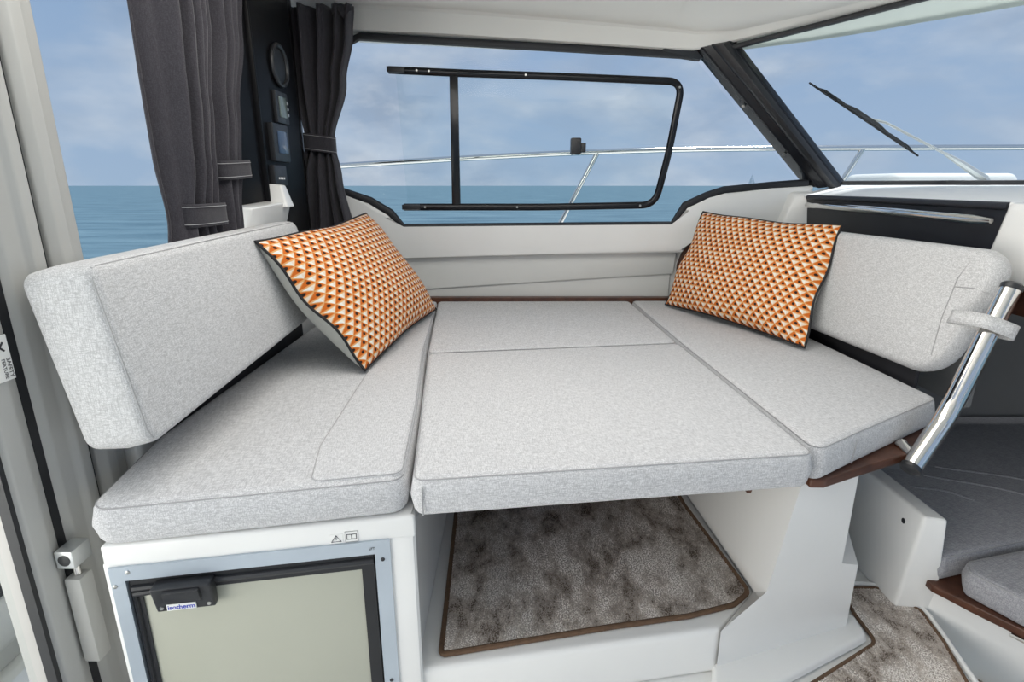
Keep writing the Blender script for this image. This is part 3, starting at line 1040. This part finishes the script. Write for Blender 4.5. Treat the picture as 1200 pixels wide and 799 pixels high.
# fabric strap round the tube
cs_ = p0 * .73 + Vector((.868, 1.030, .778)) * .27
loop = []
ax = dirv
side = Vector((1, -.1, 0))
side = (side - ax * side.dot(ax)).normalized()
fwd = ax.cross(side).normalized()
LP = [(-.050, .050), (-.042, .005), (-.025, -.020), (0, -.0235), (.024, -.023), (.038, -.013), (.037, .004), (.020, .020), (-.005, .024), (-.03, .032), (-.048, .054)]
fsgn = 1 if fwd.y > 0 else -1
bm = bmesh.new()
pts = smooth_path([cs_ + side * a + fwd * (b * fsgn) for a, b in LP], 4)
L = []
for i, p in enumerate(pts):
    L.append([bm.verts.new(p + ax * .014), bm.verts.new(p - ax * .014)])
for A, B in zip(L, L[1:]):
    bm.faces.new([A[0], A[1], B[1], B[0]])
strap = from_bm('strap', bm, 'fabric_back', brr, 60)
sm = strap.modifiers.new('t', 'SOLIDIFY')
sm.thickness = .004
sm.offset = 0

# ================================================================== PILLOWS


def pillow(label, BL, BR, TL, TR_, T, seed, TB=None):
    BL, BR, TL, TR_ = (Vector(q) for q in (BL, BR, TL, TR_))
    root = empty('pillow', (BL + BR) / 2, label, 'pillow')
    n = ((BR - BL).cross(TL - BL)).normalized()
    G = 34
    rnd = random.Random(seed)
    ph = [rnd.uniform(0, 6.28) for _ in range(6)]

    def surf(u, v, side):      # u, v in -1..1
        pu = u * (1 - .030 * (1 - v * v) ** 1.0)
        pv = v * (1 - .060 * (1 - u * u) ** 1.0)
        a, b = (pu + 1) / 2, (pv + 1) / 2
        p = BL * (1 - a) * (1 - b) + BR * a * (1 - b) + TL * (1 - a) * b + TR_ * a * b
        e = max(0, 1 - u * u) ** .46 * max(0, 1 - v * v) ** .46
        wr = .05 * math.sin(3.1 * u + ph[0] + 2 * v) * math.sin(2.3 * v + ph[1]) + .03 * math.sin(7 * u * v + ph[2])
        edge = .010 * math.sin(5 * u + ph[3]) * (1 - u * u) * (abs(v) ** 6) + .010 * math.sin(5 * v + ph[4]) * (1 - v * v) * (abs(u) ** 6)
        return p + n * (side * (T if side > 0 else (TB or T)) * e * (1 + wr * side) + edge)
    g = [math.sin(PI / 2 * (2 * i / G - 1)) * .35 + (2 * i / G - 1) * .65 for i in range(G + 1)]
    for side, nm, mt in ((1, 'front_panel', 'triangle_print'), (-1, 'back_panel', 'pillow_back')):
        me = bpy.data.meshes.new(nm)
        V = [surf(u, v, side) for v in g for u in g]
        F = []
        for j in range(G):
            for i in range(G):
                q = [j * (G + 1) + i, j * (G + 1) + i + 1, (j + 1) * (G + 1) + i + 1, (j + 1) * (G + 1) + i]
                F.append(q if side > 0 else q[::-1])
        me.from_pydata(V, [], F)
        uvl = me.uv_layers.new(name='UVMap')
        for lp in me.loops:
            i, j = lp.vertex_index % (G + 1), lp.vertex_index // (G + 1)
            uvl.data[lp.index].uv = ((g[i] + 1) / 2, (g[j] + 1) / 2)
        finish(nm, me, mt, root, 180)
    ring = [surf(u, -1, 0) for u in g] + [surf(1, v, 0) for v in g[1:]] + [surf(u, 1, 0) for u in g[::-1][1:]] + [surf(-1, v, 0) for v in g[::-1][1:-1]]
    tube('piping', ring, .0036, 'pillow_piping', root, 8, True)
    return root


pillow('orange and cream triangle-print pillow leaning on the thick aft backrest, pale underside showing', (-.362, 1.290, .812), (-.275, 1.960, .818), (-.572, 1.245, 1.130), (-.492, 1.905, 1.160), .070, 3, .105)
pillow('orange and cream triangle-print pillow leaning on the chrome-framed backrest, no underside showing', (.588, 2.075, .812), (.822, 1.488, .812), (.722, 2.140, 1.155), (.968, 1.650, 1.138), .068, 11)

# ================================================================== CURTAINS


def curtain(label, levels, folds, fixed, tie, seed, amp=.016, lining=None, side=1):
    """levels: list of (z, a, b, amp scale): the cloth spans a..b at that height; fixed gives the plane"""
    rnd = random.Random(seed)
    zs = [l[0] for l in levels]
    zmin, zmax = min(zs), max(zs)
    root = empty('curtain', fixed((levels[-1][1] + levels[-1][2]) / 2, zmin, 0), label, 'curtain')
    NZ, NS = 46, 84
    ph = [rnd.uniform(0, 6.28) for _ in range(4)]

    def interp(z, k):
        for l0, l1 in zip(levels, levels[1:]):
            if l1[0] <= z <= l0[0]:
                t = (l0[0] - z) / (l0[0] - l1[0])
                t = t * t * (3 - 2 * t)
                return l0[k] * (1 - t) + l1[k] * t
        return levels[-1][k]
    V = []
    for j in range(NZ + 1):
        z = zmax - (zmax - zmin) * j / NZ
        a, b, am = interp(z, 1), interp(z, 2), interp(z, 3)
        for i in range(NS + 1):
            s = i / NS
            ang = 2 * PI * folds * (s + .06 * math.sin(5 * s + ph[0])) + ph[1]
            w = math.sin(ang) + .35 * math.sin(2.3 * ang + ph[2] + z * 2)
            h = a + (b - a) * (s + .010 * math.cos(ang) * am)
            V.append(fixed(h, z, side * amp * am * w))
    F = []
    for j in range(NZ):
        for i in range(NS):
            F.append((j * (NS + 1) + i, j * (NS + 1) + i + 1, (j + 1) * (NS + 1) + i + 1, (j + 1) * (NS + 1) + i))
    me = bpy.data.meshes.new('cloth')
    me.from_pydata(V, [], F)
    c = finish('cloth', me, 'curtain_cloth', root, 180)
    c.modifiers.new('t', 'SOLIDIFY').thickness = .003
    if tie:
        a, b, z0, z1, dep, slope = tie
        pts = []
        for i in range(28):
            an = 2 * PI * i / 28
            ca, sa = math.cos(an), math.sin(an)
            ca = math.copysign(abs(ca) ** .6, ca)
            sa = math.copysign(abs(sa) ** .6, sa)
            pts.append(((a + b) / 2 + (b - a) / 2 * ca, dep * sa, slope * ca * (b - a) / 2))
        bm = bmesh.new()
        L = [[bm.verts.new(fixed(h, z + dz, w)) for h, w, dz in pts] for z in (z0, z0 + .004, (z0 + z1) / 2, z1 - .004, z1)]
        for A, B in zip(L, L[1:]):
            for i in range(28):
                k = (i + 1) % 28
                bm.faces.new([A[i], A[k], B[k], B[i]])
        t = from_bm('tie_back', bm, 'curtain_band', root, 60)
        t.modifiers.new('t', 'SOLIDIFY').thickness = .003
        for zz in (z0 + .006, z1 - .006):
            tube('stitching', [fixed(h, zz + dz, w * 1.04) for h, w, dz in pts], .0008, 'seam_thread', t, 5, True)
    return root


fx = lambda h, z, w: Vector((-.660 + w, h, z))
fy = lambda h, z, w: Vector((h, 2.10 - w, z))
cA = curtain('wide charcoal curtain by the aft window, tied low beside the open sea view',
             [(1.80, 1.118, 1.370, 1.0), (1.60, 1.114, 1.345, 1.0), (1.42, 1.112, 1.300, 1.0), (1.30, 1.108, 1.280, .9), (1.19, 1.104, 1.268, .55), (1.10, 1.095, 1.275, .7)], 3.2, fx, (1.128, 1.276, 1.168, 1.214, .030, .0), 5, .026)
cB = curtain('narrow charcoal curtain hanging against the black corner panel, its strap tied higher',
             [(1.80, 1.345, 1.560, .9), (1.60, 1.320, 1.512, .9), (1.42, 1.290, 1.452, .8), (1.29, 1.290, 1.430, .5), (1.20, 1.285, 1.400, .7), (1.10, 1.27, 1.39, .8)], 2.6, lambda h, z, w: Vector((-.672 + w, h, z)), (1.312, 1.455, 1.266, 1.308, .026, .06), 9, .022)
cC = curtain('charcoal curtain gathered at the waist in the corner beside the side window',
             [(1.835, -.775, -.535, 1.0), (1.75, -.772, -.545, 1.0), (1.60, -.765, -.580, .9), (1.40, -.738, -.640, .55), (1.28, -.775, -.625, .9), (1.05, -.825, -.592, 1.2)], 5.0, fy, (-.744, -.634, 1.366, 1.424, .034, -.12), 21, .027)
hm = from_data('heading_tape', [fy(-.60 + .065 * i / 8, 1.80 + .012 * math.sin(i), .030 + .006 * math.sin(2.2 * i)) for i in range(9)] + [fy(-.60 + .065 * i / 8, 1.832, .026 + .006 * math.sin(2.2 * i)) for i in range(9)], [(i, i + 1, 10 + i, 9 + i) for i in range(8)], 'curtain_band', cC, 60)
hm.modifiers.new('t', 'SOLIDIFY').thickness = .003

# ================================================================== INSTRUMENTS ON THE BLACK CORNER PANEL
sp = empty('speaker', (-.695, 1.81, 1.54), 'round black speaker set high on the black corner panel', 'speaker')
tube('rim', [(-.694, 1.81 + .055 * math.cos(2 * PI * i / 28), 1.595 + .055 * math.sin(2 * PI * i / 28)) for i in range(28)], .007, 'black_plastic', sp, 8, True)
disc('grille', (-.702, 1.81, 1.595), (1, 0, 0), .050, .008, 'black_rubber', sp, 24)
sw = empty('control_panel', (-.695, 1.80, 1.43), 'small control panel with a pale display under the speaker', 'control panel')
box('housing', (-.704, 1.745, 1.43), (-.690, 1.835, 1.52), 'black_plastic', sw, .004)
box('display', (-.691, 1.765, 1.447), (-.687, 1.815, 1.505), 'lcd', sw, .001)
for z in (1.458, 1.475, 1.492):
    disc('button', (-.690, 1.825, z), (1, 0, 0), .005, .003, 'steel_screw', sw, 10)
dp = empty('display_unit', (-.695, 1.74, 1.32), 'small square screen in a black housing on the corner panel', 'display')
box('housing', (-.704, 1.685, 1.318), (-.684, 1.80, 1.425), 'black_plastic', dp, .006)
box('screen', (-.685, 1.712, 1.342), (-.681, 1.778, 1.405), 'screen', dp, .001)
dk = empty('socket_unit', (-.695, 1.71, 1.24), 'small black socket with white markings below the square screen', 'socket')
box('housing', (-.704, 1.665, 1.250), (-.684, 1.755, 1.308), 'black_plastic', dk, .005)
for i in range(4):
    box('marking', (-.6845, 1.69 + .012 * i, 1.268), (-.6832, 1.697 + .012 * i, 1.274), 'white_print', dk)

# ================================================================== DASH, HANDRAIL, FORWARD BULKHEAD
da = empty('dashboard', (1.4, 1.6, .95), 'white moulded dashboard under the windscreen with a black padded panel', 'dashboard')
top = [(1.105, 2.21, 1.215), (1.105, 1.26, 1.214), (1.10, .85, 1.214), (1.75, .95, 1.245)] + [tuple(WB(s) + Vector((.02, .02, -.004))) for s in (1.25, .7, .35, .10)]
bot = [(x, y, 1.10 if i > 2 else 1.2065) for i, (x, y, z) in enumerate(top)]
prism('top_moulding', bot, top, 'dash_white', da, .003, 3)
prism('padded_panel', [(1.128, 1.255, 1.00), (1.15, 1.255, 1.00), (1.15, 2.17, 1.00), (1.128, 2.17, 1.00)], [(1.112, 1.255, 1.204), (1.15, 1.255, 1.204), (1.15, 2.17, 1.204), (1.112, 2.17, 1.204)], 'vinyl', da, .006, 3)
tube('pad_edge', [(1.106, 1.262, 1.206), (1.106, 1.7, 1.208), (1.106, 2.13, 1.208)], .009, 'vinyl', da, 10)
prism('end_moulding', [(1.09, .70, 1.035), (1.6, .70, 1.035), (1.6, 1.30, 1.035), (1.10, 1.305, 1.035)], [(1.085, .70, 1.216), (1.6, .70, 1.216), (1.6, 1.262, 1.216), (1.095, 1.258, 1.216)], 'gelcoat', da, .020, 4)
prism('side_moulding', [(1.00, 2.17, .98), (1.15, 2.12, .98), (1.15, 2.25, .98), (.98, 2.25, .98)], [(1.075, 2.18, 1.222), (1.15, 2.13, 1.222), (1.15, 2.25, 1.234), (1.05, 2.25, 1.234)], 'gelcoat', da, .015, 3)
hr = empty('dash_handrail', (1.085, 1.7, 1.16), 'long chrome handrail across the black dash panel', 'handrail')
tube('rail', [(1.092, 2.105, 1.181), (1.082, 2.08, 1.182), (1.078, 1.7, 1.180), (1.080, 1.32, 1.174), (1.086, 1.278, 1.173)], [.006, .0105, .0115, .0105, .006], 'chrome', hr, 14)
for yy in (2.02, 1.40):
    tube('stand_off', [(1.082, yy, 1.179), (1.128, yy, 1.178)], .008, 'chrome', hr, 10)
tag(box('wall_forward', (1.16, 1.32, .70), (1.18, 2.25, 1.10), 'cabin_lining_shaded', None, .004), kind='structure')
tag(box('trim_4', (1.19, .75, .955), (1.24, 1.84, 1.034), 'wood', None, .004), kind='structure')
tag(box('wall_cabin', (1.19, 1.87, .20), (2.5, 1.92, 1.02), 'cabin_lining_shaded'), kind='structure')
tag(box('ceiling_cabin', (1.242, .6, 1.012), (2.6, 1.86, 1.034), 'cabin_lining_shaded'), kind='structure')
tag(box('wall_bow', (2.42, .6, .19), (2.45, 1.86, 1.03), 'cabin_lining_shaded'), kind='structure')
tag(box('wall_locker', (.965, 1.46, .40), (1.15, 1.49, .70), 'cabin_lining_shaded'), kind='structure')

# ================================================================== FORE CABIN: partition and berth
pt = empty('partition', (.93, 1.2, .19), 'low white moulded partition with a small hole between the steps and the berth', 'partition')
prism('panel', [(.893, 1.075, .298), (1.00, 1.07, .18), (1.00, 1.45, .18), (.893, 1.45, .298)], [(.906, 1.062, .55), (.950, 1.050, .55), (.950, 1.45, .55), (.906, 1.45, .55)], 'gelcoat', pt, .008, 3)
disc('hole', (.9055, 1.115, .505), (-1, 0, .04), .0075, .002, 'black_rubber', pt, 14)
bb = empty('berth', (1.4, 1.3, .19), 'white moulded berth with brown wooden rim beside the low partition', 'berth')
vprism('base', [(.955, 1.08), (1.00, 1.02), (1.30, .60), (2.4, .60), (2.4, 1.86), (.955, 1.86)], .18, .372, 'gelcoat', bb, .01, 3)
vprism('rim', [(.945, 1.045), (.985, .985), (1.27, .575), (2.4, .575), (2.4, 1.86), (.945, 1.86)], .368, .386, 'wood', bb, .004)
tube('rim_clip', [(1.03, .935, .358), (1.055, .915, .352)], .005, 'chrome', bb, 8)
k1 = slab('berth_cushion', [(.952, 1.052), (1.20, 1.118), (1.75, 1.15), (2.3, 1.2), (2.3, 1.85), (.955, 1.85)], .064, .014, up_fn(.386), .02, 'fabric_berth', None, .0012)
tag(k1, 'wide grey berth cushion with creases behind the low partition', 'cushion')
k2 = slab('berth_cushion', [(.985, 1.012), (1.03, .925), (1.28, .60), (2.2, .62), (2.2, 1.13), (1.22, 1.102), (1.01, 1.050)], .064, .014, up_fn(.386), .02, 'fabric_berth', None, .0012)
tag(k2, 'small grey berth cushion in front of the creased one, on the brown wooden rim', 'cushion')
for (a, b_) in (((1.18, 1.42, .4488), (1.45, 1.26, .4488)), ((1.25, 1.47, .4488), (1.55, 1.33, .4488)), ((1.10, 1.36, .4488), (1.22, 1.29, .4488))):
    a, b_ = Vector(a), Vector(b_)
    mid = (a + b_) / 2 + Vector((.02, .012, .0))
    tube('crease', smooth_path([a, mid, b_], 5), [.001] + [.008] * 9 + [.001], 'fabric_berth', k1, 8, ry=.004)

# ================================================================== CARPETS


def inside(poly, x, y):
    c = np.zeros(x.shape, bool)
    n = len(poly)
    for i in range(n):
        x0, y0 = poly[i]
        x1, y1 = poly[(i + 1) % n]
        if y0 == y1:
            continue
        cond = ((y0 > y) != (y1 > y)) & (x < (x1 - x0) * (y - y0) / (y1 - y0) + x0)
        c ^= cond
    return c


def mat_carpet(label, poly, z, bind, step, hgt, rc, bound=True, seed=1):
    root = empty('carpet', (sum(p[0] for p in poly) / len(poly), sum(p[1] for p in poly) / len(poly), z), label, 'carpet')
    R = round_poly(poly, rc, 5)
    outline = [(c + nn * r) for c, nn, r in R]
    vprism('backing', [(p.x, p.y) for p in outline], z, z + .007, 'carpet_base', root)
    inner = [(p.x, p.y) for p in [(c + nn * (r - bind * .8)) for c, nn, r in R]]
    if bound:
        tube('binding', [(p.x, p.y, z + .006) for p in outline], bind, 'binding', root, 8, True)
    xs = [p[0] for p in inner]
    ys = [p[1] for p in inner]
    rs = np.random.RandomState(seed)
    gx, gy = np.meshgrid(np.arange(min(xs), max(xs), step), np.arange(min(ys), max(ys), step))
    X = (gx + rs.uniform(-.5, .5, gx.shape) * step).ravel()
    Y = (gy + rs.uniform(-.5, .5, gy.shape) * step).ravel()
    k = inside(inner, X, Y)
    X, Y = X[k], Y[k]
    n = len(X)
    # nap lies in soft patches: tilt direction follows slow waves
    tx = .55 * np.sin(9 * X + 4 * np.sin(5 * Y)) + rs.normal(0, .45, n)
    ty = .55 * np.cos(7 * Y + 3 * np.sin(8 * X)) + rs.normal(0, .45, n)
    H = hgt * rs.uniform(.7, 1.2, n)
    V = np.empty((n, 4, 3))
    r = step * .85
    a0 = rs.uniform(0, 6.28, n)
    for q in range(3):
        V[:, q, 0] = X + r * np.cos(a0 + q * 2.094)
        V[:, q, 1] = Y + r * np.sin(a0 + q * 2.094)
        V[:, q, 2] = z + .006
    V[:, 3, 0] = X + tx * hgt * .7
    V[:, 3, 1] = Y + ty * hgt * .7
    V[:, 3, 2] = z + .006 + H
    idx = np.arange(n) * 4
    F = np.concatenate([np.stack([idx, idx + 1, idx + 3], 1), np.stack([idx + 1, idx + 2, idx + 3], 1), np.stack([idx + 2, idx, idx + 3], 1)])
    me = bpy.data.meshes.new('pile')
    me.vertices.add(n * 4)
    me.vertices.foreach_set('co', V.ravel())
    me.loops.add(len(F) * 3)
    me.loops.foreach_set('vertex_index', F.ravel().astype(np.int32))
    me.polygons.add(len(F))
    me.polygons.foreach_set('loop_start', np.arange(len(F), dtype=np.int32) * 3)
    me.update(calc_edges=True)
    me.validate()
    o = finish('pile', me, 'carpet_pile', root, 0)
    o['kind'] = 'stuff'
    return root


mat_carpet('mottled taupe carpet with brown bound edge inside the recess under the table cushion', [(-.132, .830), (.20, .898), (.36, .926), (.462, .957), (.508, .994), (.470, 1.33), (.468, 1.60), (-.16, 1.60)],
           .405, .0055, .0032, .0038, [.008, .02, .05, .05, .03, .03, .01, .01], True, 1)
mat_carpet('mottled taupe carpet on the step beside the white pedestal', [(.60, .70), (.875, .70), (.900, .868), (.930, .97), (.945, 1.06), (.895, 1.135), (.80, 1.135), (.786, 1.05), (.784, .968), (.60, .870), (.50, .82), (.50, .70)],
           .298, .004, .0034, .0038, [.006, .006, .02, .02, .02, .02, .006, .006, .032, .02, .02, .006], True, 2)
mat_carpet('darker taupe carpet on the sunken floor of the fore cabin', [(1.03, .60), (1.5, .60), (1.3, 1.09), (1.06, 1.045), (1.02, .95)], .19, .003, .0045, .005, .01, False, 3)
ct = tube('trim_3', smooth_path([(.78, 1.150, .303), (.895, 1.146, .303), (.950, 1.075, .303), (.945, 1.0, .303), (.918, .87, .303), (.893, .70, .303)], 6), .006, 'gelcoat', None, 8)
tag(ct, kind='structure')

# ================================================================== OUTSIDE: deck, rail, wiper, hatch, sailing boat
dk_ = vprism('side_deck', [(-1.15, 2.36), (1.4, 2.36), (2.2, 1.9), (4.5, 2.0), (4.5, 2.95), (-1.15, 3.0)], .84, .90, 'cockpit_white', None)
tag(dk_, 'white side deck outside below the side window', 'deck')
rl = empty('deck_rail', (.6, 2.9, .90), 'polished steel deck rail running past the windows outside', 'railing')
tube('top_rail', smooth_path([(-1.12, 2.9, .89), (-1.10, 2.9, 1.22), (-1.03, 2.9, 1.325), (-.90, 2.9, 1.343), (-.3, 2.9, 1.378), (.297, 2.9, 1.407), (.9, 2.9, 1.424), (1.6, 2.9, 1.430), (2.755, 2.9, 1.434), (4.2, 2.85, 1.434)], 4), .0135, 'chrome', rl, 10)
for a, b_ in (((.425, 2.9, 1.408), (.16, 2.9, .89)), ((1.745, 2.9, 1.43), (1.47, 2.9, .89))):
    tube('stanchion', [a, b_], .0125, 'chrome', rl, 10)
wp = empty('windscreen_wiper', (1.613, 1.965, 1.26), 'black windscreen wiper with grey arm parked diagonally outside the windscreen', 'wiper')
oo = -nw * .008
wa, wb = Vector((1.048, 2.122, 1.598)), Vector((1.423, 2.037, 1.348))


def WP(t, dn):
    return wa * (1 - t) + wb * t - nw * dn


tube('blade', [WP(0, .004), WP(.15, .006), WP(.5, .008), WP(.85, .006), WP(1, .004)], [.003, .0045, .005, .0045, .003], 'black_rubber', wp, 8)
for t0, t1 in ((.08, .36), (.36, .68), (.68, .95)):
    tube('bridge', [WP(t0, .006), WP(t0 * .8 + t1 * .2, .016), WP(t0 * .2 + t1 * .8, .016), WP(t1, .006)], [.003, .006, .006, .003], 'black_plastic', wp, 8)
tube('yoke', [WP(.30, .014), WP(.42, .026), WP(.62, .026), WP(.74, .014)], [.004, .008, .008, .004], 'black_plastic', wp, 8)
tube('arm', [WP(.45, .030), WP(.55, .034), Vector((1.306, 2.066, 1.449)) - nw * .030, Vector((1.504, 2.0, 1.343)) - nw * .012], .0045, 'alu', wp, 8)
tube('arm_base', [Vector((1.49, 2.002, 1.350)) - nw * .012, Vector((1.54, 1.988, 1.318)) - nw * .012, Vector((1.613, 1.965, 1.268)) - nw * .01, Vector((1.63, 1.96, 1.25))], [.006, .011, .014, .012], 'alu', wp, 8)
ht = empty('foredeck_hatch', (1.88, 2.60, 1.2), 'low white padded hatch on the foredeck beyond the windscreen', 'hatch')
slab('hatch_lid', [(1.60, 2.42), (2.16, 2.42), (2.16, 2.80), (1.60, 2.80)], .075, .034, up_fn(1.226), .06, 'hatch', ht)
box('hatch_coaming', (1.64, 2.46, .89), (2.12, 2.76, 1.235), 'hatch', ht, .01)
sb = empty('sailing_boat', (167, 400, -.9), 'tiny white sailing boat far off on the horizon', 'boat')
prism('hull', [(164.5, 399.3, -.9), (169.5, 399.3, -.9), (169.5, 400.7, -.9), (164.5, 400.7, -.9)], [(163.8, 399, .3), (170.6, 399, .3), (170.6, 401, .3), (163.8, 401, .3)], 'sail', sb)
prism('mainsail', [(163.9, 399.95, .9), (166.9, 399.95, .9), (166.9, 399.95, 9.0)], [(163.9, 400.05, .9), (166.9, 400.05, .9), (166.9, 400.05, 9.0)], 'sail', sb, 0, 2, 0)
prism('jib', [(167.2, 399.95, .9), (170.3, 399.95, .6), (167.2, 399.95, 7.5)], [(167.2, 400.05, .9), (170.3, 400.05, .6), (167.2, 400.05, 7.5)], 'sail', sb, 0, 2, 0)
